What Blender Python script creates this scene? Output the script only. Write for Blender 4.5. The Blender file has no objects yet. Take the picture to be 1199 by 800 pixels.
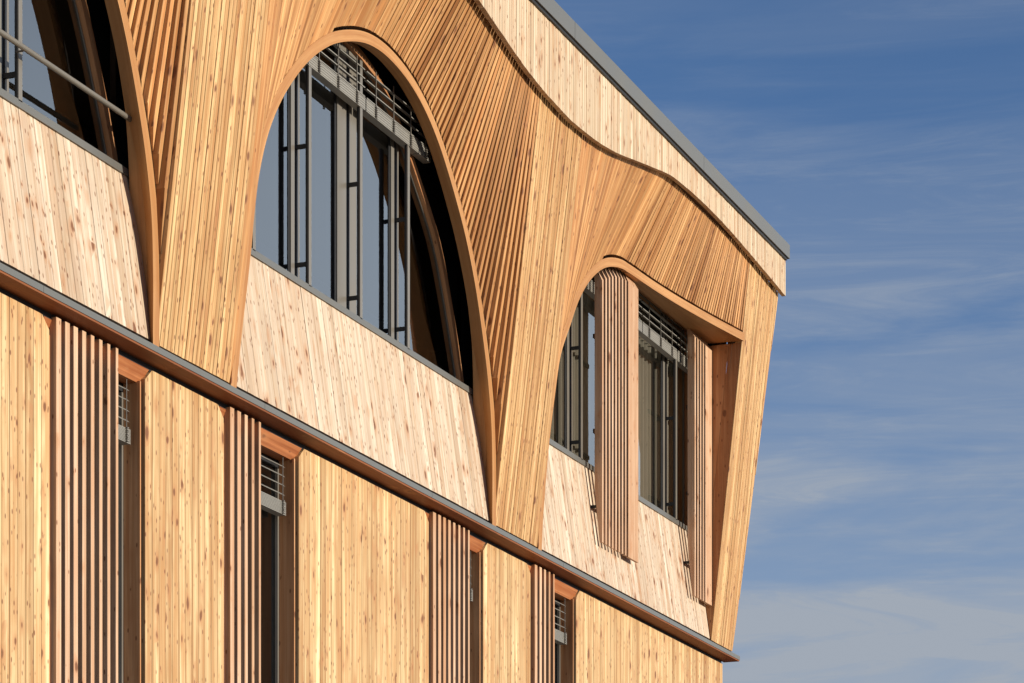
import bpy, math, random
from mathutils import Vector
random.seed(7)
scene = bpy.context.scene
COL = scene.collection

# ------------------------------------------------------------------ materials
def new_mat(name):
    m = bpy.data.materials.new(name); m.use_nodes = True
    nt = m.node_tree; nt.nodes.clear()
    out = nt.nodes.new('ShaderNodeOutputMaterial')
    b = nt.nodes.new('ShaderNodeBsdfPrincipled')
    nt.links.new(b.outputs[0], out.inputs[0])
    return m, nt, b, out

class NT:
    def __init__(s, nt): s.nt = nt
    def n(s, t, **kw):
        x = s.nt.nodes.new(t)
        for k, v in kw.items(): setattr(x, k, v)
        return x
    def l(s, a, b): s.nt.links.new(a, b)
    def val(s, sock, v):
        if isinstance(v, (int, float, tuple, list)): sock.default_value = v
        else: s.l(v, sock)
    def math(s, op, a, b=None, c=None, clamp=False):
        x = s.n('ShaderNodeMath', operation=op); x.use_clamp = clamp
        s.val(x.inputs[0], a)
        if b is not None: s.val(x.inputs[1], b)
        if c is not None: s.val(x.inputs[2], c)
        return x.outputs[0]
    def mapr(s, v, a, b, c, d, smooth=False):
        x = s.n('ShaderNodeMapRange')
        if smooth: x.interpolation_type = 'SMOOTHSTEP'
        s.val(x.inputs[0], v)
        for i, q in enumerate((a, b, c, d)): x.inputs[i+1].default_value = q
        return x.outputs[0]
    def mix(s, f, a, b, blend='MIX'):
        x = s.n('ShaderNodeMix', data_type='RGBA', blend_type=blend)
        s.val(x.inputs[0], f)
        for sock, v in ((x.inputs[6], a), (x.inputs[7], b)):
            if isinstance(v, tuple): sock.default_value = (*v, 1) if len(v) == 3 else v
            else: s.l(v, sock)
        return x.outputs[2]
    def ramp(s, v, stops, interp='LINEAR'):
        x = s.n('ShaderNodeValToRGB'); s.l(v, x.inputs[0])
        cr = x.color_ramp; cr.interpolation = interp
        while len(cr.elements) < len(stops): cr.elements.new(.5)
        for e, (p, c) in zip(cr.elements, stops): e.position = p; e.color = (*c, 1)
        return x.outputs[0]

def wood(name, stops, knots=1.0, grain=1.0, rough=.62, knot_col=(.17, .065, .028), weather=0.0, gap=None):
    """boards: UVMap = (across, along) in metres, UV 'rnd' = two random numbers per board"""
    m, nt, b, out = new_mat(name); N = NT(nt)
    uv = N.n('ShaderNodeUVMap', uv_map='UVMap').outputs[0]
    rn = N.n('ShaderNodeUVMap', uv_map='rnd').outputs[0]
    sep = N.n('ShaderNodeSeparateXYZ'); N.l(uv, sep.inputs[0])
    sr = N.n('ShaderNodeSeparateXYZ'); N.l(rn, sr.inputs[0])
    U, V, R1, R2 = sep.outputs[0], sep.outputs[1], sr.outputs[0], sr.outputs[1]
    Uo = N.math('MULTIPLY_ADD', R1, 37.0, U); Vo = N.math('MULTIPLY_ADD', R2, 91.0, V)
    def co(su, sv, z=None):
        c = N.n('ShaderNodeCombineXYZ')
        N.l(N.math('MULTIPLY', Uo, su), c.inputs[0]); N.l(N.math('MULTIPLY', Vo, sv), c.inputs[1])
        N.l(N.math('MULTIPLY', R1, 53.0), c.inputs[2]); return c.outputs[0]
    base = N.ramp(R1, stops)
    # knots
    k = N.n('ShaderNodeTexVoronoi', voronoi_dimensions='3D'); k.inputs['Scale'].default_value = 1.0
    warp = N.n('ShaderNodeTexNoise'); N.l(co(14, 5), warp.inputs[0]); warp.inputs['Scale'].default_value = 1.0
    wv = N.math('MULTIPLY_ADD', warp.outputs[0], .5, -.25)
    kc = N.n('ShaderNodeVectorMath', operation='ADD'); N.l(co(10.0, 5.0), kc.inputs[0])
    cw = N.n('ShaderNodeCombineXYZ'); N.l(wv, cw.inputs[0]); N.l(wv, cw.inputs[1]); N.l(cw.outputs[0], kc.inputs[1])
    N.l(kc.outputs[0], k.inputs['Vector'])
    kcol = N.n('ShaderNodeSeparateColor'); N.l(k.outputs['Color'], kcol.inputs[0])
    on = N.math('GREATER_THAN', kcol.outputs[0], N.math('MULTIPLY_ADD', N.math('FRACT', N.math('MULTIPLY', R2, 7.31)), -.85*knots, 1-.38*knots))
    rad = N.math('MULTIPLY_ADD', N.math('POWER', kcol.outputs[1], 3.0), .24, .075)
    edge = N.math('DIVIDE', k.outputs['Distance'], rad)
    kn = N.math('MULTIPLY', N.mapr(edge, .55, 1.15, 1, 0, True), on)
    halo = N.math('MULTIPLY', N.mapr(edge, .7, 3.0, 1, 0, True), on)
    pk = N.n('ShaderNodeTexVoronoi', voronoi_dimensions='3D'); pk.inputs['Scale'].default_value = 1.0; N.l(co(26, 10.5), pk.inputs['Vector'])
    pc = N.n('ShaderNodeSeparateColor'); N.l(pk.outputs['Color'], pc.inputs[0])
    pin = N.math('MULTIPLY', N.mapr(pk.outputs['Distance'], .14, .26, 1, 0, True), N.math('GREATER_THAN', pc.outputs[0], 1-.34*knots**2))
    # grain : fine streaks along the board
    g1 = N.n('ShaderNodeTexNoise'); N.l(co(120, 2.0), g1.inputs[0]); g1.inputs['Scale'].default_value = 1; g1.inputs['Detail'].default_value = 3
    g2 = N.n('ShaderNodeTexNoise'); N.l(co(24, .7), g2.inputs[0]); g2.inputs['Scale'].default_value = 1; g2.inputs['Detail'].default_value = 2
    g2.inputs['Distortion'].default_value = .5
    g3 = N.n('ShaderNodeTexNoise'); N.l(co(9, 3.2), g3.inputs[0]); g3.inputs['Scale'].default_value = 1; g3.inputs['Detail'].default_value = 4
    tint = lambda k: N.mix(1.0, base, k, 'MULTIPLY')
    c = N.mix(N.mapr(g2.outputs[0], .44, .64, 0, .80*grain), base, tint((.76, .58, .44)))
    c = N.mix(N.mapr(g2.outputs[0], .46, .30, 0, .75*grain), c, tint((1.42, 1.5, 1.62)))
    c = N.mix(N.mapr(g1.outputs[0], .45, .75, 0, .5*grain), c, tint((.64, .50, .42)))
    c = N.mix(N.mapr(g3.outputs[0], .52, .75, 0, .55*grain), c, tint((.80, .62, .48)))
    if weather:
        c = N.mix(N.mapr(g3.outputs[0], .35, .65, weather*.25, weather*.9), c, (.46, .37, .31))
    c = N.mix(N.math('MULTIPLY', halo, .5), c, (.42, .19, .08))
    c = N.mix(N.math('MULTIPLY', kn, .92), c, knot_col)
    c = N.mix(N.math('MULTIPLY', pin, .85), c, knot_col)
    # slow change of tone over the wall (weathering)
    tcw = N.n('ShaderNodeTexCoord'); nw = N.n('ShaderNodeTexNoise'); nw.inputs['Scale'].default_value = 1.1; nw.inputs['Detail'].default_value = 5
    N.l(tcw.outputs['Object'], nw.inputs[0])
    c = N.mix(N.mapr(nw.outputs[0], .46, .70, 0, .42), c, N.mix(1.0, c, (.80, .75, .70), 'MULTIPLY'))
    N.l(c, b.inputs['Base Color'])
    b.inputs['Roughness'].default_value = rough
    b.inputs['Specular IOR Level'].default_value = .3
    bp = N.n('ShaderNodeBump'); bp.inputs['Strength'].default_value = .25; bp.inputs['Distance'].default_value = .004
    N.l(g1.outputs[0], bp.inputs['Height']); N.l(bp.outputs[0], b.inputs['Normal'])
    return m

def plain(name, col, rough=.6, metal=0, var=0.08, scale=6, spec=.4):
    m, nt, b, out = new_mat(name); N = NT(nt)
    tc = N.n('ShaderNodeTexCoord')
    no = N.n('ShaderNodeTexNoise'); no.inputs['Scale'].default_value = scale; no.inputs['Detail'].default_value = 5
    N.l(tc.outputs['Object'], no.inputs[0])
    lo = tuple(x*(1-var*2) for x in col); hi = tuple(min(1, x*(1+var*2)) for x in col)
    N.l(N.mix(no.outputs[0], lo, hi), b.inputs['Base Color'])
    N.l(N.mapr(no.outputs[0], .3, .7, max(0, rough-.08), min(1, rough+.08)), b.inputs['Roughness'])
    b.inputs['Metallic'].default_value = metal
    b.inputs['Specular IOR Level'].default_value = spec
    return m

M = {}
def pal(c, spread, hot):
    """board tones round a mean colour, with the odd red and the odd pale board"""
    f = lambda k, r=1, g=1, b=1: (min(.9, c[0]*k*r), min(.9, c[1]*k*g), min(.9, c[2]*k*b))
    return [(0, f(1-spread*.8, 1.03, .93, .82)), (.12, f(1-spread*.2)), (.3, f(1+spread*.35)), (.42, f(1-spread*.35, 1.02, .97, .93)), (.55, f(1+spread*.1)), (.68, f(1+spread*.75, 1, 1.03, 1.08)),
            (.8, f(1-spread*.1)), (.9, f(1+spread*.3, 1, 1.02, 1.05)), (1, f(1-spread*hot, 1.05, .88, .72))]
M['pillar'] = wood('larch_golden', pal((.555, .35, .16), .32, .8), knots=1.2)
M['hood'] = wood('larch_orange', pal((.50, .265, .105), .48, .9), knots=.9)
M['lower'] = wood('larch_board', pal((.56, .385, .20), .34, .85), knots=1.3)
M['span'] = wood('larch_bleached', pal((.57, .46, .34), .26, .8), knots=1.3, grain=.75, weather=.35)
M['fascia'] = wood('larch_fascia', pal((.57, .445, .30), .24, .8), knots=1.0, grain=.7, weather=.25)
M['rim'] = wood('bent_timber', [(0, (.41, .20, .075)), (1, (.45, .23, .09))], knots=.05, grain=.6)
M['fin'] = wood('slat_timber', pal((.54, .35, .225), .22, .8), knots=.6, grain=.6)
M['jamb'] = wood('jamb_timber', [(0, (.38, .18, .08)), (.5, (.44, .22, .10)), (1, (.50, .26, .125))], knots=.8, grain=.8)
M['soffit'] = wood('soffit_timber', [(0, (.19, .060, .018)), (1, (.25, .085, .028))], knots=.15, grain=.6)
M['lintel'] = wood('lintel_timber', [(0, (.32, .11, .038)), (1, (.40, .15, .055))], knots=.4, grain=1)
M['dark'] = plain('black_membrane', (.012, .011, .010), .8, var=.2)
M['back'] = plain('dark_timber_backing', (.05, .022, .010), .8, var=.2)
M['flash'] = plain('grey_flashing', (.15, .145, .133), .42, .3, var=.05, scale=1.5)
M['alu'] = plain('grey_aluminium', (.19, .17, .145), .4, .25, var=.04, scale=2)
M['blind'] = plain('blind_grey', (.25, .235, .21), .5, .1, var=.05)
M['black'] = plain('black_seal', (.018, .018, .02), .5)
M['curtain'] = plain('grey_curtain', (.38, .33, .27), .9, var=.06, scale=3)
M['roomm'] = plain('room_plaster', (.16, .13, .11), .9)
M['roofm'] = plain('roof_membrane', (.12, .12, .12), .8)
def glass():
    m, nt, b, out = new_mat('window_glass'); N = NT(nt); nt.nodes.remove(b)
    tr = N.n('ShaderNodeBsdfTransparent'); tr.inputs[0].default_value = (.66, .68, .67, 1)
    gl = N.n('ShaderNodeBsdfGlossy'); gl.inputs['Roughness'].default_value = .012; gl.inputs[0].default_value = (.93, .96, 1, 1)
    fr = N.n('ShaderNodeFresnel'); fr.inputs[0].default_value = 2.6
    tc = N.n('ShaderNodeTexCoord'); no = N.n('ShaderNodeTexNoise'); no.inputs['Scale'].default_value = .9; no.inputs['Detail'].default_value = 1
    N.l(tc.outputs['Object'], no.inputs[0])
    bp = N.n('ShaderNodeBump'); bp.inputs['Strength'].default_value = .03; bp.inputs['Distance'].default_value = .05
    N.l(no.outputs[0], bp.inputs['Height']); N.l(bp.outputs[0], gl.inputs['Normal'])
    mx = N.n('ShaderNodeMixShader'); N.l(fr.outputs[0], mx.inputs[0]); N.l(tr.outputs[0], mx.inputs[1]); N.l(gl.outputs[0], mx.inputs[2])
    N.l(mx.outputs[0], out.inputs[0]); return m
M['glass'] = glass()
def paving():
    m, nt, b, out = new_mat('ground_paving'); N = NT(nt)
    tc = N.n('ShaderNodeTexCoord')
    br = N.n('ShaderNodeTexBrick'); br.inputs['Scale'].default_value = 1.6; br.inputs['Mortar Size'].default_value = .012
    br.inputs['Color1'].default_value = (.23, .165, .10, 1); br.inputs['Color2'].default_value = (.19, .14, .085, 1); br.inputs['Mortar'].default_value = (.1, .09, .08, 1)
    N.l(tc.outputs['Object'], br.inputs[0])
    no = N.n('ShaderNodeTexNoise'); no.inputs['Scale'].default_value = .6; no.inputs['Detail'].default_value = 6; N.l(tc.outputs['Object'], no.inputs[0])
    N.l(N.mix(N.mapr(no.outputs[0], .35, .7, 0, .5), br.outputs[0], (.2, .15, .1)), b.inputs['Base Color'])
    b.inputs['Roughness'].default_value = .85; return m
M['ground'] = paving()

# ------------------------------------------------------------------ mesh builder; coordinates (u along facade, w outward, z up)
class MB:
    def __init__(s): s.v = []; s.f = []; s.uv = []; s.rn = []
    def face(s, pts, uvs, r):
        i = len(s.v); s.v += [(p[0], -p[1], p[2]) for p in pts]
        s.f.append(tuple(range(i, i+len(pts)))); s.uv += uvs; s.rn += [r]*len(pts)
    def quad(s, a, b, c, d, r=None, uv0=(0, 0)):
        """a,b,c,d seen from the front: bottom-left, bottom-right, top-right, top-left"""
        if r is None: r = (random.random(), random.random())
        A, B, C, Dd = map(Vector, (a, b, c, d))
        wd = max((B-A).length, (C-Dd).length); e = (Dd-A)
        h = e.length if e.length > 1e-9 else (C-B).length
        h2 = (C-B).length
        z0 = A.z; z1 = B.z
        s.face([a, b, c, d], [(uv0[0], uv0[1]), (uv0[0]+wd, uv0[1]+(h-h2)*0), (uv0[0]+wd, uv0[1]+h2), (uv0[0], uv0[1]+h)], r)
    def board(s, BL, BR, TR, TL, t, r=None, uoff=0, bevel=.0):
        """board with a given front quad and thickness t back along -w; v runs with z so grain is along the board"""
        if r is None: r = (random.random(), random.random())
        bk = lambda p: (p[0], p[1]-t, p[2])
        L = lambda p: math.hypot(p[2], p[1])
        wd = math.hypot(BR[0]-BL[0], 0)
        def q(a, b, c, d, ua, ub): s.face([a, b, c, d], [(ua, a[2]), (ub, b[2]), (ub, c[2]), (ua, d[2])], r)
        bv = bevel
        if bv:
            # front face inset by a small chamfer on both long edges
            fl = lambda p: (p[0]+bv, p[1], p[2]); frr = lambda p: (p[0]-bv, p[1], p[2]); dn = lambda p: (p[0], p[1]-bv, p[2])
            q(fl(BL), frr(BR), frr(TR), fl(TL), bv, wd-bv)
            q(dn(BL), fl(BL), fl(TL), dn(TL), 0, bv); q(frr(BR), dn(BR), dn(TR), frr(TR), wd-bv, wd)
            q(bk(BL), dn(BL), dn(TL), bk(TL), -t, 0); q(dn(BR), bk(BR), bk(TR), dn(TR), wd, wd+t)
        else:
            q(BL, BR, TR, TL, 0, wd); q(bk(BL), BL, TL, bk(TL), -t, 0); q(BR, bk(BR), bk(TR), TR, wd, wd+t)
        s.face([bk(BL), bk(BR), BR, BL], [(0, BL[2]), (wd, BL[2]), (wd, BL[2]+t), (0, BL[2]+t)], r)
        s.face([TL, TR, bk(TR), bk(TL)], [(0, TL[2]), (wd, TL[2]), (wd, TL[2]+t), (0, TL[2]+t)], r)
    def box(s, u0, u1, w0, w1, z0, z1, r=None):
        if r is None: r = (random.random(), random.random())
        p = lambda u, w, z: (u, w, z)
        du, dw, dz = u1-u0, w1-w0, z1-z0
        ax = 0 if du >= dz and du >= dw else (2 if dz >= dw else 1)     # grain axis
        def F(pts):
            uvs = []
            for q in pts:
                if ax == 0: uvs.append((q[1]+q[2], q[0]))
                elif ax == 2: uvs.append((q[0]+q[1], q[2]))
                else: uvs.append((q[0]+q[2], q[1]))
            s.face(pts, uvs, r)
        F([p(u0,w1,z0), p(u1,w1,z0), p(u1,w1,z1), p(u0,w1,z1)])
        F([p(u1,w0,z0), p(u0,w0,z0), p(u0,w0,z1), p(u1,w0,z1)])
        F([p(u0,w0,z0), p(u0,w1,z0), p(u0,w1,z1), p(u0,w0,z1)])
        F([p(u1,w1,z0), p(u1,w0,z0), p(u1,w0,z1), p(u1,w1,z1)])
        F([p(u0,w0,z0), p(u1,w0,z0), p(u1,w1,z0), p(u0,w1,z0)])
        F([p(u0,w1,z1), p(u1,w1,z1), p(u1,w0,z1), p(u0,w0,z1)])
    def build(s, name, mat, parent=None, smooth=False):
        me = bpy.data.meshes.new(name); me.from_pydata(s.v, [], s.f)
        l1 = me.uv_layers.new(name='UVMap'); l2 = me.uv_layers.new(name='rnd')
        l1.data.foreach_set('uv', [x for t in s.uv for x in t]); l2.data.foreach_set('uv', [x for t in s.rn for x in t])
        me.materials.append(M[mat]); me.update()
        o = bpy.data.objects.new(name, me); COL.objects.link(o)
        if parent: o.parent = parent
        if smooth:
            for p in me.polygons: p.use_smooth = True
        return o
def tube(mb, a, b, r, n=14, cap=True):
    a = Vector(a); b = Vector(b); d = (b-a).normalized()
    x = d.orthogonal().normalized(); y = d.cross(x)
    ring = lambda c: [tuple(c+x*r*math.cos(2*math.pi*i/n)+y*r*math.sin(2*math.pi*i/n)) for i in range(n)]
    A, B = ring(a), ring(b)
    for i in range(n):
        j = (i+1) % n
        mb.face([A[i], A[j], B[j], B[i]], [(0, 0)]*4, (0, 0))
    if cap: mb.face(A[::-1], [(0, 0)]*n, (0, 0)); mb.face(B, [(0, 0)]*n, (0, 0))

def empty(name, loc, parent=None):
    o = bpy.data.objects.new(name, None); COL.objects.link(o); o.location = loc
    o.empty_display_size = .3
    if parent: o.parent = parent
    return o

def interp(tab, x):
    if x <= tab[0][0]: return tab[0][1]
    if x >= tab[-1][0]: return tab[-1][1]
    for i in range(len(tab)-1):
        x0, y0 = tab[i]; x1, y1 = tab[i+1]
        if x0 <= x <= x1:
            # monotone-ish cubic hermite
            def sl(k):
                if k == 0: return (tab[1][1]-tab[0][1])/(tab[1][0]-tab[0][0])
                if k == len(tab)-1: return (tab[-1][1]-tab[-2][1])/(tab[-1][0]-tab[-2][0])
                return (tab[k+1][1]-tab[k-1][1])/(tab[k+1][0]-tab[k-1][0])
            h = x1-x0; t = (x-x0)/h; m0 = sl(i)*h; m1 = sl(i+1)*h
            return (2*t**3-3*t**2+1)*y0+(t**3-2*t**2+t)*m0+(-2*t**3+3*t**2)*y1+(t**3-t**2)*m1

# ------------------------------------------------------------------ dimensions (metres)
BAY = 6.87
UEND = 34.03            # building corner
U0 = 12.37              # left end of what is modelled
LEDGE = 7.755
ZB = 7.80               # foot of the upper storey boards
W_FOOT = .135; W_TOP = .635
UTOP = 34.36             # the corner flares sideways as it rises
RIM_TOP = 11.42
# half width of the arch (outer rim edge) as a function of height, left and right leg
RT = [(7.70, 2.82), (8.25, 2.80), (8.72, 2.68), (9.3, 2.52), (9.8, 2.27), (10.33, 1.98), (10.76, 1.61), (11.10, 1.14), (11.28, .72), (11.38, .36), (11.42, 0)]
LT = [(7.70, 2.82), (8.25, 2.78), (8.72, 2.71), (9.3, 2.56), (9.8, 2.35), (10.33, 2.05), (10.76, 1.68), (11.10, 1.20), (11.28, .76), (11.38, .38), (11.42, 0)]
AC = [23.27-BAY, 23.27, 23.27+BAY]         # arch centres
FASC = [(0, 11.975), (.70, 12.01), (1.3, 12.08), (1.9, 12.19), (2.45, 12.295), (3.1, 12.41), (3.435, 12.44)]
def fascia_z(u):
    c = 26.74
    if u > c+3.43:
        return interp([(c+3.43, 12.44), (30.93, 12.468), (31.9, 12.46), (33.1, 12.40), (34.5, 12.31)], u)
    d = abs((u-c+BAY/2) % BAY-BAY/2)
    return interp(FASC, d)
def hood_top(u): return fascia_z(u)+.012
def rim_w(z): return .138
A2 = [(20.46, 7.76), (20.51, 8.02), (20.57, 8.30), (20.65, 8.65), (20.72, 8.96), (20.785, 9.31), (20.88, 9.70), (21.06, 10.12), (21.32, 10.50),
      (21.545, 10.745), (21.80, 10.98), (22.067, 11.18), (22.349, 11.35), (22.64, 11.48), (23.01, 11.595), (23.35, 11.64),
      (23.72, 11.625), (24.09, 11.55), (24.442, 11.405), (24.75, 11.20), (24.97, 11.00), (25.16, 10.80), (25.40, 10.51), (25.644, 10.11), (25.84, 9.66), (25.99, 9.22), (26.085, 8.77), (26.11, 8.34), (26.11, 7.87), (26.11, 7.76)]
A3 = [(27.31, 7.76), (27.34, 8.05), (27.40, 8.38), (27.47, 8.72), (27.55, 9.05), (27.70, 9.53), (27.88, 10.02), (28.17, 10.42), (28.43, 10.76), (28.69, 11.01),
      (29.00, 11.23), (29.324, 11.395), (29.615, 11.485), (29.87, 11.53), (30.10, 11.54), (30.5, 11.54), (31.3, 11.54), (32.2, 11.54), (33.15, 11.54)]
def smooth(tab, k=4):
    out = []; n = len(tab)
    for i in range(n-1):
        p0 = tab[max(0, i-1)]; p1 = tab[i]; p2 = tab[i+1]; p3 = tab[min(n-1, i+2)]
        # centripetal-like tangents
        def tan(a, b, c):
            d1 = math.dist(a, b) or 1e-6; d2 = math.dist(b, c) or 1e-6
            return [((b[q]-a[q])/d1*d2+(c[q]-b[q])/d2*d1)/(d1+d2) for q in (0, 1)]
        L = math.dist(p1, p2)
        m1 = tan(p0, p1, p2) if i else [(p2[q]-p1[q])/L for q in (0, 1)]
        m2 = tan(p1, p2, p3) if i < n-2 else [(p2[q]-p1[q])/L for q in (0, 1)]
        for j in range(k):
            t = j/k
            out.append(tuple((2*t**3-3*t*t+1)*p1[q]+(t**3-2*t*t+t)*m1[q]*L+(-2*t**3+3*t*t)*p2[q]+(t**3-t*t)*m2[q]*L for q in (0, 1)))
    out.append(tab[-1]); return out
def arch_curve(ci):
    tab = smooth(A3 if ci == 2 else A2); sh = -BAY if ci == 0 else 0
    return [(u+sh, rim_w(z)+(interp([(30.0, 0), (30.8, .06), (31.6, .15), (32.4, .27), (33.15, .40)], u) if ci == 2 and u > 30 else 0), z) for u, z in tab]
CURVES = [arch_curve(i) for i in range(3)]
def foot(u):
    """(z, w) of the lower end of the cladding at u"""
    for ci, c in enumerate(AC):
        cv = CURVES[ci]
        if cv[0][0] < u < cv[-1][0]:
            for p, q in zip(cv, cv[1:]):
                if p[0] <= u <= q[0] and q[0] > p[0]:
                    t = (u-p[0])/(q[0]-p[0]); z = p[2]+(q[2]-p[2])*t
                    z = max(z, ZB); wz = p[1]+(q[1]-p[1])*t
                    if u > cv[0][0]+4.5 and ci < 2:      # towards the crease the battens close up to the pillar plane
                        f = .65*max(0, min(1, (9.7-z)/.9)); wz += f*max(0, W_FOOT+.119*(z-ZB)-wz)
                    return z, wz
    if u > UEND:
        t = (u-UEND)/(UTOP-UEND); return ZB+(12.33-ZB)*min(.97, t), W_FOOT+(W_TOP-W_FOOT)*min(.97, t)
    return ZB, W_FOOT

bld = empty('timber_building', (23, 0, 0))
bld['label'] = 'larch clad building with arched windows, outward flaring pillars and vertical board walls'
bld['category'] = 'building'
PAR = bld
_b = MB.build
def build(mb, name, mat, parent=None, **k):
    o = _b(mb, name, mat, None, **k)
    p = parent or bld
    o.parent = p
    # children keep world coordinates: undo the root's offset once
    if p is bld: o.location = (-23, 0, 0)
    return o

# ------------------------------------------------------------------ flared cladding: pillars and hoods
PIT = .0585
def clad(u0, u1, name, mat):
    n = max(1, round((u1-u0)/PIT)); p = (u1-u0)/n
    mb = MB()
    for i in range(n):
        a = u0+i*p; b = a+p; g = .0035
        ua, ub = a+g, b-g; m = (a+b)/2   # each batten stands flat on to the street, so neighbours step
        zm, wm = foot(m); ztm = hood_top(m)
        jw = random.uniform(-.003, .003)
        sl = (W_TOP-wm)/(ztm-zm)
        W = lambda z: wm+sl*(z-zm)+jw
        za = foot(ua)[0]; zb = foot(ub)[0]; ta = hood_top(ua)+.03; tb = hood_top(ub)+.03
        e = (.034 if m > [c for c in CURVES if c[0][0] <= m][-1][0][0]+1.9 else .0) if (max(za, zb) > ZB+.05 and m > CURVES[0][0][0]) else 0
        za += e; zb += e
        t = .088
        mb.board((ua, W(za), za), (ub, W(zb), zb), (ub, W(tb), tb), (ua, W(ta), ta), t, bevel=.003)
    return build(mb, name, mat)
clad(U0, CURVES[0][0][0], 'pillar', 'pillar')
P = [(CURVES[0][-1][0], CURVES[1][0][0]), (CURVES[1][-1][0], CURVES[2][0][0])]
clad(CURVES[0][0][0], P[0][0], 'arch_hood', 'hood')
clad(P[0][0], P[0][1], 'pillar', 'pillar')
clad(P[0][1], P[1][0], 'arch_hood', 'hood')
clad(P[1][0], P[1][1], 'pillar', 'pillar')
clad(P[1][1], 33.15, 'arch_hood', 'hood')
clad(33.15, UTOP, 'pillar', 'pillar')
# dark backing behind the cladding
mb = MB(); u = U0+.01
while u < UTOP-.08:
    v = min(u+.06, UTOP-.07)
    def pt(x):
        z, w = foot(x); return (x, w-.115, z+.03), (x, W_TOP-.115, hood_top(x)+.1)
    (a, d), (b, c) = pt(u), pt(v)
    mb.quad(a, b, c, d); u = v
build(mb, 'cladding_backing', 'back')

# ------------------------------------------------------------------ rims
def sweep_rim(curve, name, width=.098, depth=.12, foot_depth=.22, splay=.02):
    mb = MB(); n = len(curve); L = 0
    rows = []
    for i, p in enumerate(curve):
        a = Vector(curve[max(0, i-1)]); b = Vector(curve[min(n-1, i+1)])
        tx, tz = b.x-a.x, b.z-a.z; l = math.hypot(tx, tz); tx /= l; tz /= l
        nx, nz = tz, -tx                       # points inward (towards the opening)
        if i: L += (Vector(p)-Vector(curve[i-1])).length
        pr = .004+.02*max(0, min(1, (p[0]-curve[0][0]-1.9)/.7)); O = Vector(p)+Vector((0, pr, 0)); I = O+Vector((nx*width, 0, nz*width))
        k = max(0, min(1, (9.9-p[2])/1.0)); dp = depth+(foot_depth-depth)*k
        if curve is CURVES[2] and p[0] > 30.0: dp = O.y-.04
        endu = 0
        BI = I+Vector((-nx*(splay+.16*k)+endu, -dp, -nz*splay)); BO = O+Vector((nx*.03, -dp, nz*.03))
        rows.append((O, I, BI, BO, L))
    for r0, r1 in zip(rows, rows[1:]):
        l0, l1 = r0[4], r1[4]
        for k in range(4):
            a, b = r0[k], r0[(k+1) % 4]; c, d = r1[(k+1) % 4], r1[k]
            s0 = k*.12; s1 = s0+.11
            mb.face([tuple(a), tuple(b), tuple(c), tuple(d)], [(s0, l0), (s1, l0), (s1, l1), (s0, l1)], (.5, .3+.1*k))
    for R in (rows[0], rows[-1]):
        mb.face([tuple(x) for x in R[:4]], [(0, 0), (.1, 0), (.1, .1), (0, .1)], (.4, .4))
    return build(mb, name, 'rim')
for cv in CURVES: sweep_rim(cv, 'arch_rim')

# ------------------------------------------------------------------ splayed corner reveal beside the last window
def wpil(z): return W_FOOT+(W_TOP-W_FOOT)*(z-ZB)/(hood_top(33.2)-ZB)
for q0, q1 in ((0, .155), (.158, 1)):
    mb = MB(); r = (random.random(), random.random()); ns = 8
    for k in range(ns):
        za, zb = ZB+.02+(11.43-ZB-.02)*k/ns, ZB+.02+(11.43-ZB-.02)*(k+1)/ns
        def J(z, q, x): return (x, max(-.14, wpil(z)-.008-q), z) if q < .5 else (x, -.14, z)
        p = [J(za, q1, 33.152), J(za, q0, 33.152), J(zb, q0, 33.152), J(zb, q1, 33.152)]
        mb.face(p, [(x[1], x[2]) for x in p], r)
    build(mb, 'window_jamb', 'jamb')
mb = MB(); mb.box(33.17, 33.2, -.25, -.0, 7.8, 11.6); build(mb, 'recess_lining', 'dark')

# ------------------------------------------------------------------ fascia and coping
mb = MB(); u = U0
while u < UTOP:
    v = min(u+.062, UTOP+.02); g = .003; j = random.uniform(-.002, .002)
    ua, ub = u+g, v-g
    z = (fascia_z(ua)+fascia_z(ub))/2; q = (fascia_z(ub)-fascia_z(ua))/2
    mb.board((ua, .725+j, z-q), (ub, .725+j, z+q), (ub, .725+j, 12.76), (ua, .725+j, 12.76), .05, bevel=.003)
    u = v
    if UTOP+.02-u < .01: break
build(mb, 'fascia', 'fascia')
mb = MB(); mb.box(U0, UTOP, .60, .672, 12.47, 12.76); build(mb, 'fascia_backing', 'back')
mb = MB(); xs = [U0, 14.16, 18.35, 22.54, 26.73, 30.92, UTOP+.05]
for a, b in zip(xs, xs[1:]): mb.box(a+.003, b-.003, .35, .772, 12.792, 12.965)
mb.box(UTOP-.37, UTOP+.05, -9.0, .349, 12.792, 12.965)
build(mb, 'roof_coping', 'flash')
mb = MB(); mb.box(U0, UTOP, .50, .75, 12.762, 12.791)
build(mb, 'shadow_gap', 'black')

# ------------------------------------------------------------------ ledge between the storeys
mb = MB(); xs = [U0, 14.0, 17.50, 20.98, 24.45, 27.92, 31.40, UEND+.13]
for a, b in zip(xs, xs[1:]): mb.box(a+.002, b-.002, .0, .19, 7.706, LEDGE)
mb.box(UEND+.002, UEND+.13, -9, -.001, 7.706, LEDGE)
led = build(mb, 'ledge', 'flash')
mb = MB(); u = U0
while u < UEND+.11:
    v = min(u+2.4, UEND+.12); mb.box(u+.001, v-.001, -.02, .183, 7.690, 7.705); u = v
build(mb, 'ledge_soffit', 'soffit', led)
mb = MB(); mb.box(U0, UEND-.01, -.10, -.012, 7.64, 7.70); mb.box(U0, UEND, -.2, .09, LEDGE+.002, ZB+.05)
build(mb, 'shadow_gap', 'black')

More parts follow.
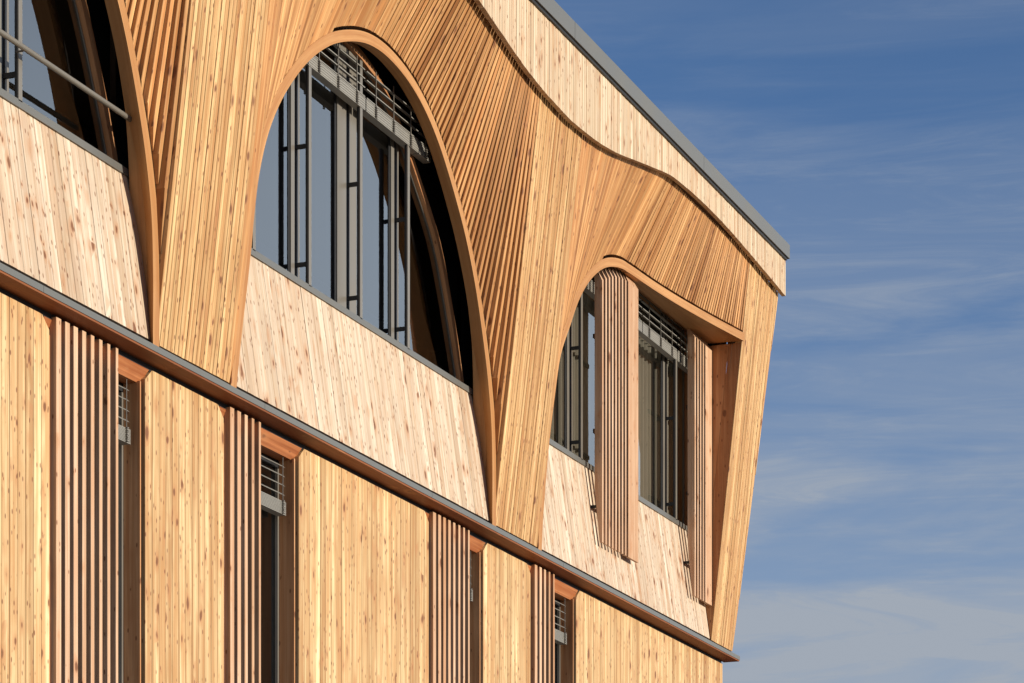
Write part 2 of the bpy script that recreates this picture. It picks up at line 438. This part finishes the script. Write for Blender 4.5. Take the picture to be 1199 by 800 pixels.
# ------------------------------------------------------------------ lower storey
OPEN = [(17.89-BAY+3.10, 17.89-BAY+4.5), (17.89, 19.31), (20.61, 22.00), (24.80, 26.17), (27.45, 28.81)]
ZT = 7.65; ZG = 2.6; CH_U = .08; CH_Z = .09
def wallpiece(u0, u1, cl, cr):
    mb = MB(); n = max(1, round((u1-u0)/.108)); p = (u1-u0)/n
    def top(u):
        z = ZT
        if cl and u < u0+CH_U: z = ZT-CH_Z*(1-(u-u0)/CH_U)
        if cr and u > u1-CH_U: z = min(z, ZT-CH_Z*(1-(u1-u)/CH_U))
        return z
    for i in range(n):
        a = u0+i*p; b = a+p; g = .003
        a += g if i else 0; b -= g if i < n-1 else 0
        j = random.uniform(-.0015, .0015)
        mb.board((a, j, ZG), (b, j, ZG), (b, j, top(b)), (a, j, top(a)), .035, bevel=.003)
    return build(mb, 'wall_panel', 'lower')
edges = [U0]+[x for o in OPEN for x in o]+[UEND]
for k in range(0, len(edges), 2): wallpiece(edges[k], edges[k+1], k > 0, k < len(edges)-2)
mb = MB()
for k in range(0, len(edges), 2): mb.box(edges[k]+.004, edges[k+1]-.004, -.22, -.037, ZG, ZT-.1)
build(mb, 'wall_backing', 'back')
mb = MB(); mb.box(U0, UEND-.02, -9, -.02, 0, ZG-.02); build(mb, 'plinth', 'flash')

def narrow_window(u0, u1):
    root = MB()
    # frame: dark aluminium set back
    z1 = ZT-CH_Z-.045
    root.box(u0, u0+.05, -.235, -.175, ZG, z1); root.box(u1-.05, u1, -.235, -.175, ZG, z1)
    root.box(u0+.05, u1-.05, -.235, -.175, z1-.05, z1); root.box((u0+u1)/2-.03, (u0+u1)/2+.03, -.235, -.17, ZG, z1-.05)
    fr = build(root, 'narrow_window', 'black')
    g = MB(); g.quad((u0+.05, -.2, ZG), (u1-.05, -.2, ZG), (u1-.05, -.2, z1-.05), (u0+.05, -.2, z1-.05)); build(g, 'pane', 'glass', fr)
    a = MB()
    a.box(u1-.075, u1-.051, -.195, -.168, ZG, z1-.06)
    build(a, 'glazing_bead', 'alu', fr)
    for (x0, x1) in ((u1-.048, u1-.030), (u0+.030, u0+.048)):
        j = MB(); j.box(x0, x1, -.17, -.022, ZG, z1+.02); build(j, 'jamb', 'jamb', fr)
    d = MB(); d.box(u1-.0295, u1+.003, -.17, -.05, ZG, z1); build(d, 'seal', 'black', fr)
    # sloping lintel with mitred ends
    l = MB(); r = (random.random(), random.random())
    A = (u0+.004, -.052, ZT-CH_Z-.035); B = (u1-.004, -.052, ZT-CH_Z-.035)
    C = (u1+CH_U-.012, -.006, ZT-.004); Dd = (u0-CH_U+.012, -.006, ZT-.004)
    def F(pts): l.face(pts, [(q[2]+q[1], q[0]) for q in pts], r)
    F([A, B, C, Dd]); F([(A[0], -.17, A[2]), (B[0], -.17, B[2]), B, A])
    F([B, (B[0], -.17, B[2]), (C[0], -.17, C[2]), C]); F([(A[0], -.17, A[2]), A, Dd, (Dd[0], -.17, Dd[2])])
    build(l, 'lintel', 'lintel', fr)
    # raised venetian blind: four slats over the stacked rest
    bl = MB()
    x0, x1 = u0+.12, u1-.115
    for k in range(4):
        z = 7.475-.081*k; n = 5
        for i in range(n):      # curved slat
            wa = -.15+.075*i/n; wb = -.15+.075*(i+1)/n
            h = lambda w: z+.055*((w+.15)/.075)*-.62+.012*math.sin(math.pi*(w+.15)/.075)
            bl.face([(x0, wb, h(wb)), (x1, wb, h(wb)), (x1, wa, h(wa)), (x0, wa, h(wa))], [(0, 0)]*4, (0, 0))
    for i in range(11): bl.box(x0-.01, x1+.01, -.155, -.072, 7.03+.0105*i, 7.037+.0105*i)
    build(bl, 'blind', 'blind', fr)
    for x in (x0+.1, x1-.06, (x0+x1)/2):
        cd = MB()
        cd.box(x-.003, x+.003, -.071, -.066, 7.03, 7.52)
        for i in range(7): cd.box(x-.012, x+.012, -.0655, -.052, 7.035+.017*i, 7.043+.017*i)
        build(cd, 'blind_cord', 'alu', fr)
    return fr
for o in OPEN: narrow_window(*o)

def fins(u0, n, pitch, wf, wa, wb, z0, z1, taper, end_w, name='louvre_screen', z_top=None, chamfer=0, zt=None):
    """upright timber fins; front width goes from taper[0] to taper[1]"""
    mb = MB()
    for i in range(n+(1 if end_w else 0)):
        a = u0+i*pitch
        fw = taper[0]+(taper[1]-taper[0])*i/max(1, n-1)
        if i == n: fw = end_w
        j = random.uniform(-.001, .001)
        r = (random.random(), random.random())
        ub = a+fw
        zt_ = zt(a+fw/2) if zt else z1
        f = wf+j
        if not chamfer:
            mb.board((a, f, z0), (ub, f, z0), (ub, f, zt_), (a, f, zt_), f-wa, r, bevel=.002)
        else:
            za, zb_ = (zt(a), zt(ub)) if zt else (z1, z1)
            bz = [(z0, f-.03), (8.85, wa), (min(za, zb_), wa)]
            for (q0, w0_), (q1, w1_) in zip(bz, bz[1:]):
                e1 = q1 if q1 < 9 else None
                TA, TB = (q1, q1) if e1 else (za, zb_)
                mb.face([(a, f, q0), (ub, f, q0), (ub, f, TB), (a, f, TA)], [(0, q0), (fw, q0), (fw, TB), (0, TA)], r)
                mb.face([(a, w0_, q0), (a, f, q0), (a, f, TA), (a, w1_, TA)], [(-.09, q0), (0, q0), (0, TA), (-.09, TA)], r)
                mb.face([(ub, f, q0), (ub, w0_, q0), (ub, w1_, TB), (ub, f, TB)], [(fw, q0), (fw+.09, q0), (fw+.09, TB), (fw, TB)], r)
                mb.face([(ub, w0_, q0), (a, w0_, q0), (a, w1_, TA), (ub, w1_, TB)], [(0, q0), (fw, q0), (fw, TB), (0, TA)], r)
            mb.face([(a, f-.03, z0), (ub, f-.03, z0), (ub, f, z0), (a, f, z0)], [(0, 0), (fw, 0), (fw, .03), (0, .03)], r)
            c = chamfer
            A1, B1 = (a, f, za), (ub, f, zb_); A2, B2 = (a, f-c*.62, za+c), (ub, f-c*.62, zb_+c); A3, B3 = (a, wa, za), (ub, wa, zb_); A4, B4 = (a, wa-.01, za+c), (ub, wa-.01, zb_+c)
            Fq = lambda pts: mb.face(pts, [(q[0]+q[1], q[2]) for q in pts], r)
            Fq([A1, B1, B2, A2]); Fq([A3, A1, A2, A4]); Fq([B1, B3, B4, B2]); Fq([A2, B2, B4, A4])
    o = build(mb, name, 'fin')
    return o
def screen(u0, n, ue):
    p = (ue-.036-u0)/(n-1)
    o = fins(u0, n, p, .035, -.022, 0, ZG, 7.665, (.070, .036), 0)
    for z in (3.4, 4.9, 6.3, 7.3):
        b = MB(); b.box(u0+.02, ue-.01, -.036, -.0225, z, z+.05); build(b, 'fixing_rail', 'back', o)
screen(17.93-3.78, 8, 17.93-2.88)
screen(17.93, 8, 18.83); screen(20.66, 5, 21.21); screen(24.83, 8, 25.73); screen(27.49, 5, 28.06)

# ------------------------------------------------------------------ spandrels
SILL = 9.10
def spandrel(u0, u1):
    n = round((u1-u0)/.103); p = (u1-u0)/n; mb = MB()
    for i in range(n):
        a = u0+i*p; b = a+p; g = .0022; a += g; b -= g; j = random.uniform(-.002, .002)
        z0 = 7.815
        mb.board((a, .118+j, z0), (b, .118+j, z0), (b, -.068+j, SILL), (a, -.068+j, SILL), .03, bevel=.003)
    o = build(mb, 'spandrel_panel', 'span')
    m2 = MB(); m2.quad((u0, .075, 7.8), (u1, .075, 7.8), (u1, -.11, SILL), (u0, -.11, SILL)); build(m2, 'spandrel_backing', 'back')
spandrel(AC[0]-2.87, AC[0]+2.93); spandrel(AC[1]-2.87, AC[1]+2.93); spandrel(AC[2]-2.87, 33.145)

# ------------------------------------------------------------------ upper windows
GW = -.20
RINGT = [(9.0, 2.72), (9.27, 2.64), (9.58, 2.51), (10.05, 2.29), (10.46, 2.04), (10.90, 1.58), (11.24, 1.16), (11.50, .70), (11.60, .34), (11.64, 0)]
def ringcurve(c, last):
    zs = [9.0+2.64*math.sin(math.pi/2*i/28) for i in range(29)]
    pts = [(c-interp(RINGT, z), z) for z in zs]
    if not last: pts += [(c+interp(RINGT, z), z) for z in zs[::-1][1:]]
    else: pts += [(33.08, 11.64), (33.09, 9.0)]
    return pts
def offset(pts, d):
    out = []
    for i, p in enumerate(pts):
        a = pts[max(0, i-1)]; b = pts[min(len(pts)-1, i+1)]
        tx, tz = b[0]-a[0], b[1]-a[1]; l = math.hypot(tx, tz)
        out.append((p[0]-tz/l*d, p[1]+tx/l*d))
    return out
def arched_window(ci):
    c = AC[ci]; last = ci == 2
    pts = ringcurve(c, last)
    inner, outer = pts, offset(pts, .08)
    def ringmesh(a, b, w0, w1, r=(.3, .3)):
        mb = MB(); L = 0
        for i in range(len(a)-1):
            l2 = L+math.hypot(a[i+1][0]-a[i][0], a[i+1][1]-a[i][1])
            A0, A1, B0, B1 = a[i], a[i+1], b[i], b[i+1]
            P3 = lambda q, w: (q[0], w, q[1])
            mb.face([P3(A0, w1), P3(B0, w1), P3(B1, w1), P3(A1, w1)], [(0, L), (.1, L), (.1, l2), (0, l2)], r)
            mb.face([P3(A0, w0), P3(A0, w1), P3(A1, w1), P3(A1, w0)], [(.2, L), (.3, L), (.3, l2), (.2, l2)], r)
            mb.face([P3(B0, w1), P3(B0, w0), P3(B1, w0), P3(B1, w1)], [(.4, L), (.5, L), (.5, l2), (.4, l2)], r)
            L = l2
        return mb
    fr = build(ringmesh(inner, outer, GW-.06, GW+.055), 'arched_window', 'jamb')
    o = ringmesh(offset(pts, -.012), offset(pts, -.001), GW-.02, GW+.010); build(o, 'glazing_trim', 'alu', fr)
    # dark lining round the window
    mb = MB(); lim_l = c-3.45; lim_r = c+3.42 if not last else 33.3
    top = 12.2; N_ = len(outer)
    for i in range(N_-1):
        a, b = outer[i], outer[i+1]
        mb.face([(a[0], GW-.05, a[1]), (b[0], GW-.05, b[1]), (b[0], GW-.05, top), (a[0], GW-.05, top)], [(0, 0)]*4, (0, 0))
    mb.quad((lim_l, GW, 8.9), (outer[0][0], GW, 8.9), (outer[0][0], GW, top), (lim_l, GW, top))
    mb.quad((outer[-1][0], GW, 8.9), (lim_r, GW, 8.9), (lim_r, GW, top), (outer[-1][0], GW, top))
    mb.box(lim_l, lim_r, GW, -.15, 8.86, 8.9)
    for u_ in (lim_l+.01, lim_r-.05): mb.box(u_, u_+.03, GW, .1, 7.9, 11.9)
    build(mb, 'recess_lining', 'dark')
    # glass
    g = MB()
    for i in range(N_-1):
        a, b = inner[i], inner[i+1]
        if b[0]-a[0] > 1e-4: g.face([(a[0], GW, 9.0), (b[0], GW, 9.0), (b[0], GW, b[1]), (a[0], GW, a[1])], [(0, 0)]*4, (0, 0))
    build(g, 'pane', 'glass', fr)
    def ztop(u):
        d = abs(u-c)
        if last and u > c: return 11.63
        lo, hi = 9.0, 11.64
        for _ in range(30):
            m = (lo+hi)/2
            if interp(RINGT, m) > d: lo = m
            else: hi = m
        return lo
    # sill
    s = MB(); ue = 33.14 if last else c+2.96; us = c-2.88
    s.box(us, ue, GW+.062, -.050, SILL+.035, SILL+.045); s.box(us, ue, -.062, -.049, SILL-.012, SILL+.0349)
    build(s, 'window_sill', 'flash', fr)
    s = MB(); s.box(us+.01, ue-.01, GW-.02, -.09, SILL-.2, SILL+.034); build(s, 'sill_core', 'dark', fr)
    # posts carrying the blind, with bracket arms back to the mullions
    offs = [-2.14, -1.04+.05, .07, 1.13] if not last else [-1.07, 1.03+1.12]
    if last: offs = [29.10-c, 32.35-c]
    else: offs = [21.24-23.27, 22.31-23.27, 23.37-23.27, 24.43-23.27]
    for k, d in enumerate(offs):
        u = c+d; zt = 11.16 if k != 2 else 11.50
        p = MB(); p.box(u-.012, u+.040, -.062, -.050, SILL+.03, zt); build(p, 'guide_post', 'alu', fr)
        p = MB(); p.box(u-.014, u+.030, -.082, -.0625, SILL+.03, zt); build(p, 'guide_rail', 'black', fr)
        bars = ((-.22, -.03), (.03, .19)) if (k == 2 and not last) else ((-.10, -.03), (.02, .07))
        for x0, x1 in bars:
            mu = MB(); mu.box(u+x0, u+x1, GW+.001, GW+.018, SILL+.03, ztop(u+x0)-.01); build(mu, 'mullion', 'alu', fr)
        mu = MB(); mu.box(u+bars[0][0]-.03, u+bars[1][1]+.005, GW+.0, GW+.006, SILL+.03, ztop(u+bars[0][0])-.012); build(mu, 'seal', 'black', fr)
        for z in (9.33, 10.37):
            br = MB(); br.box(u-.012, u+.012, GW+.02, -.083, z-.018, z+.018); build(br, 'bracket', 'black', fr)
    if last:
        for u in (30.2, 31.28): 
            mu = MB(); mu.box(u-.028, u+.028, GW+.001, GW+.02, SILL+.03, ztop(u)); build(mu, 'mullion', 'alu', fr)
    # raised blind
    segs = [(c-2.1, c-1.01), (c-.99, c+.19), (c+.21, c+1.39), (c+1.41, c+1.68)] if not last else [(28.6, 29.85), (29.87, 31.1), (31.12, 32.37), (32.39, 33.05)]
    for a, b in segs:
        bl = MB()
        for i in range(10): bl.box(a, b, -.125, -.045+.002*(i % 2), 11.068+.0115*i, 11.077+.0115*i)
        for k in range(4):
            z = 11.193+.082*k
            bl.box(a+.01, b-.01, -.075, -.0455, z+.001, z+.003)
            bl.box(a+.01, b-.01, -.0455, -.0425, z-.006, z+.003)
        build(bl, 'blind', 'blind', fr)
        m = 3 if b-a > .6 else 1
        for i in range(m):
            cd = MB()
            x = a+(b-a)*(i+.5)/m if m > 1 else (a+b)/2
            cd.box(x-.005, x+.005, -.0405, -.034, 11.07, 11.50)
            for q in range(6): cd.box(x-.014, x+.014, -.033, -.022, 11.06+.02*q, 11.071+.02*q)
            build(cd, 'blind_cord', 'alu', fr)
    # curtains behind the glass
    def curtain(a, b, w, amp=.035, per=.12, z0=9.0):
        cm = MB(); n = max(6, int((b-a)/per*10))
        for i in range(n):
            u1_, u2_ = a+(b-a)*i/n, a+(b-a)*(i+1)/n
            w1_, w2_ = w+amp*math.sin(2*math.pi*(u1_-a)/per), w+amp*math.sin(2*math.pi*(u2_-a)/per)
            zt = min(11.62, ztop((u1_+u2_)/2))
            cm.face([(u1_, w1_, z0), (u2_, w2_, z0), (u2_, w2_, zt), (u1_, w1_, zt)], [(0, 0)]*4, (0, 0))
        build(cm, 'curtain', 'curtain', fr, smooth=True)
    if last: curtain(27.9, 33.2, GW-.16, per=.13)
    else:
        pass
    return fr
for i in range(3): arched_window(i)

# louvre screens of the corner window
def top_a(u): return interp([(29.2, 11.11), (29.45, 11.215), (29.67, 11.285), (29.9, 11.33), (30.1, 11.345), (30.4, 11.355)], u)
o1 = fins(29.22, 8, .1065, .15, .06, 0, 8.23, 11.3, (.044, .044), .34, chamfer=.22, zt=top_a)
o2 = fins(32.46, 4, .105, .15, .06, 0, 8.22, 11.42, (.044, .044), .255, chamfer=.10, zt=lambda u: 11.36)
for o, ua, ub in ((o1, 29.23, 30.38), (o2, 32.47, 33.1)):
    for z, w0_, w1_ in ((8.62, .075, .094), (9.45, .035, .058), (10.5, .035, .058)):
        b = MB(); b.box(ua, ub, w0_, w1_, z, z+.045); build(b, 'fixing_rail', 'back', o)
    for x in (ua+.03, ub-.06):
        b = MB(); b.box(x, x+.03, -.02, .0745, 8.628, 8.658); build(b, 'fixing_arm', 'black', o)

# guard rail of the first arch
mb = MB(); tube(mb, (14.0, .04, 9.475), (19.05, .04, 9.475), .021)
for x in (14.8, 16.45, 17.52): tube(mb, (x, .03, 9.475), (x, -.05, 9.475), .008, 8)
build(mb, 'guard_rail', 'alu', smooth=True)

# ------------------------------------------------------------------ body of the building
mb = MB(); mb.box(U0+.02, UTOP-.05, -9, .5, 12.68, 12.75); build(mb, 'roof', 'roofm')
mb = MB(); w = -.0
while w > -9.0:
    mb.box(UEND-.035, UEND-.002, w-.104, w-.004, ZG, 7.64); w -= .108
mb.box(UEND-.06, UEND-.036, -9, -.02, 0, 12.5); build(mb, 'side_wall', 'lower')
mb = MB(); w = .62; e0, e1 = UEND-.004, UTOP+.008      # the flaring end face, boards running up it
while w > -9.0:
    zf = 7.8 if w <= W_FOOT else ZB+(w-W_FOOT)/(W_TOP-W_FOOT)*(12.33-ZB)
    k = (zf-7.8)/(12.76-7.8); x0 = e0+(e1-e0)*k
    r = (random.random(), random.random())
    mb.face([(x0, w-.004, zf), (x0, w-.10, max(7.8, zf-.9) if w > W_FOOT else zf), (e1, w-.10, 12.76), (e1, w-.004, 12.76)] if False else
            [(x0, w-.004, zf), (x0, w-.10, zf), (e1, w-.10, 12.76), (e1, w-.004, 12.76)], [(0, zf), (.1, zf), (.1, 12.76), (0, 12.76)], r)
    w -= .108
build(mb, 'side_cladding', 'pillar')
mb = MB(); mb.box(U0, U0+.05, -9, 0, 0, 12.5); mb.box(U0, UEND-.06, -9.05, -9, 0, 12.5); build(mb, 'rear_wall', 'lower')
mb = MB()
mb.box(U0+.06, UEND-.07, -4.1, -4.0, 2.6, 12.4); mb.box(U0+.06, UEND-.07, -4, -.45, 7.85, 7.95); mb.box(U0+.06, UEND-.07, -4, -.45, 12.0, 12.1)
mb.box(U0+.06, UEND-.07, -4, -.28, 2.55, 2.6); mb.box(U0+.06, UEND-.07, -4, -.25, 7.66, 7.70)
build(mb, 'room_lining', 'roomm')

# ------------------------------------------------------------------ ground
g = MB(); R = 1500
g.face([(-R, -R, 0), (-R, R, 0), (R, R, 0), (R, -R, 0)], [(0, 0)]*4, (0, 0))
go = _b(g, 'pavement', 'ground'); go['kind'] = 'structure'
for p in go.data.polygons: p.flip() if p.normal.z < 0 else None

# ------------------------------------------------------------------ camera
cam = bpy.data.cameras.new('camera'); co = bpy.data.objects.new('camera', cam); COL.objects.link(co)
co.location = (0, -10.9, 1.6)
TH = math.atan((1935-599.5)/3300)
co.rotation_euler = (math.radians(90), 0, TH-math.radians(90))
cam.sensor_width = 36; cam.lens = 3300/1199*36
cam.shift_y = (1338-400)/1199
cam.clip_end = 5000
scene.camera = co

# ------------------------------------------------------------------ light
AZ, EL = math.radians(-1), math.radians(10)     # azimuth to the right of the facade normal
sd = Vector((math.sin(AZ)*math.cos(EL), -math.cos(AZ)*math.cos(EL), math.sin(EL)))
sun = bpy.data.lights.new('sun', 'SUN'); so = bpy.data.objects.new('sun', sun); COL.objects.link(so)
sun.energy = 4.6; sun.angle = math.radians(.5); sun.color = (1, .92, .765)
so.rotation_euler = (-sd).to_track_quat('-Z', 'Y').to_euler(); so.location = (0, -30, 30)
w = bpy.data.worlds.new('World'); scene.world = w; w.use_nodes = True
nt = w.node_tree; N = NT(nt); nt.nodes.clear()
out = N.n('ShaderNodeOutputWorld'); bg = N.n('ShaderNodeBackground'); N.l(bg.outputs[0], out.inputs[0])
SKYMUL = (1.42, 1.26, 1.25)
sky = N.n('ShaderNodeTexSky', sky_type='NISHITA'); sky.sun_disc = False
sky.sun_elevation = EL
sky.sun_rotation = math.atan2(sd.x, sd.y)
sky.altitude = 800; sky.air_density = .9; sky.dust_density = .15; sky.ozone_density = 4.0
tc = N.n('ShaderNodeTexCoord')
mp = N.n('ShaderNodeMapping'); N.l(tc.outputs['Generated'], mp.inputs[0]); mp.inputs['Scale'].default_value = (2.4, 2.4, 17)
mp.inputs['Rotation'].default_value = (math.radians(4), math.radians(-5), 0)
n1 = N.n('ShaderNodeTexNoise'); N.l(mp.outputs[0], n1.inputs[0]); n1.inputs['Scale'].default_value = 1.6; n1.inputs['Detail'].default_value = 7; n1.inputs['Roughness'].default_value = .58; n1.inputs['Distortion'].default_value = .5
n2 = N.n('ShaderNodeTexNoise'); mp2 = N.n('ShaderNodeMapping'); N.l(tc.outputs['Generated'], mp2.inputs[0]); mp2.inputs['Scale'].default_value = (7, 7, 60)
mp2.inputs['Rotation'].default_value = (math.radians(-3), math.radians(6), 0)
N.l(mp2.outputs[0], n2.inputs[0]); n2.inputs['Scale'].default_value = 1.3; n2.inputs['Detail'].default_value = 9; n2.inputs['Roughness'].default_value = .68; n2.inputs['Distortion'].default_value = .9
fine = N.mapr(n2.outputs[0], .40, .72, .0, .5, True)
big = N.mapr(n1.outputs[0], .38, .62, 0, .8, True)
cl = N.math('ADD', N.math('MULTIPLY', big, N.math('MULTIPLY_ADD', fine, 1.1, .55)), N.math('MULTIPLY', fine, .25))
sz = N.n('ShaderNodeSeparateXYZ'); N.l(tc.outputs['Generated'], sz.inputs[0])
cl = N.math('MULTIPLY', cl, N.mapr(sz.outputs[2], .15, .38, 1.0, .18))
cl = N.math('ADD', cl, N.mapr(sz.outputs[2], .14, .33, .50, 0.0, True))
# a bank of pale cloud added low in the unseen sky to brighten the panes
bank = N.math('MULTIPLY', N.mapr(sz.outputs[1], -.15, -.35, 0, 1, True), N.mapr(sz.outputs[0], .3, .7, 0, 1, True))
bank = N.math('MULTIPLY', bank, N.mapr(sz.outputs[2], .55, .3, 0, .8, True))

mul = N.mix(1.0, sky.outputs[0], SKYMUL, 'MULTIPLY')
c = N.mix(cl, mul, (3.2, 3.6, 4.2))
c = N.mix(bank, c, (10.0, 11.4, 12.8))
N.l(c, bg.inputs[0]); bg.inputs[1].default_value = .092
scene.view_settings.view_transform = 'Standard'; scene.view_settings.look = 'None'
scene.view_settings.exposure = 0.27; scene.view_settings.gamma = 1
scene.render.engine = 'CYCLES'
scene.cycles.max_bounces = 8; scene.cycles.transparent_max_bounces = 12
scene.render.resolution_x = 1024; scene.render.resolution_y = 683
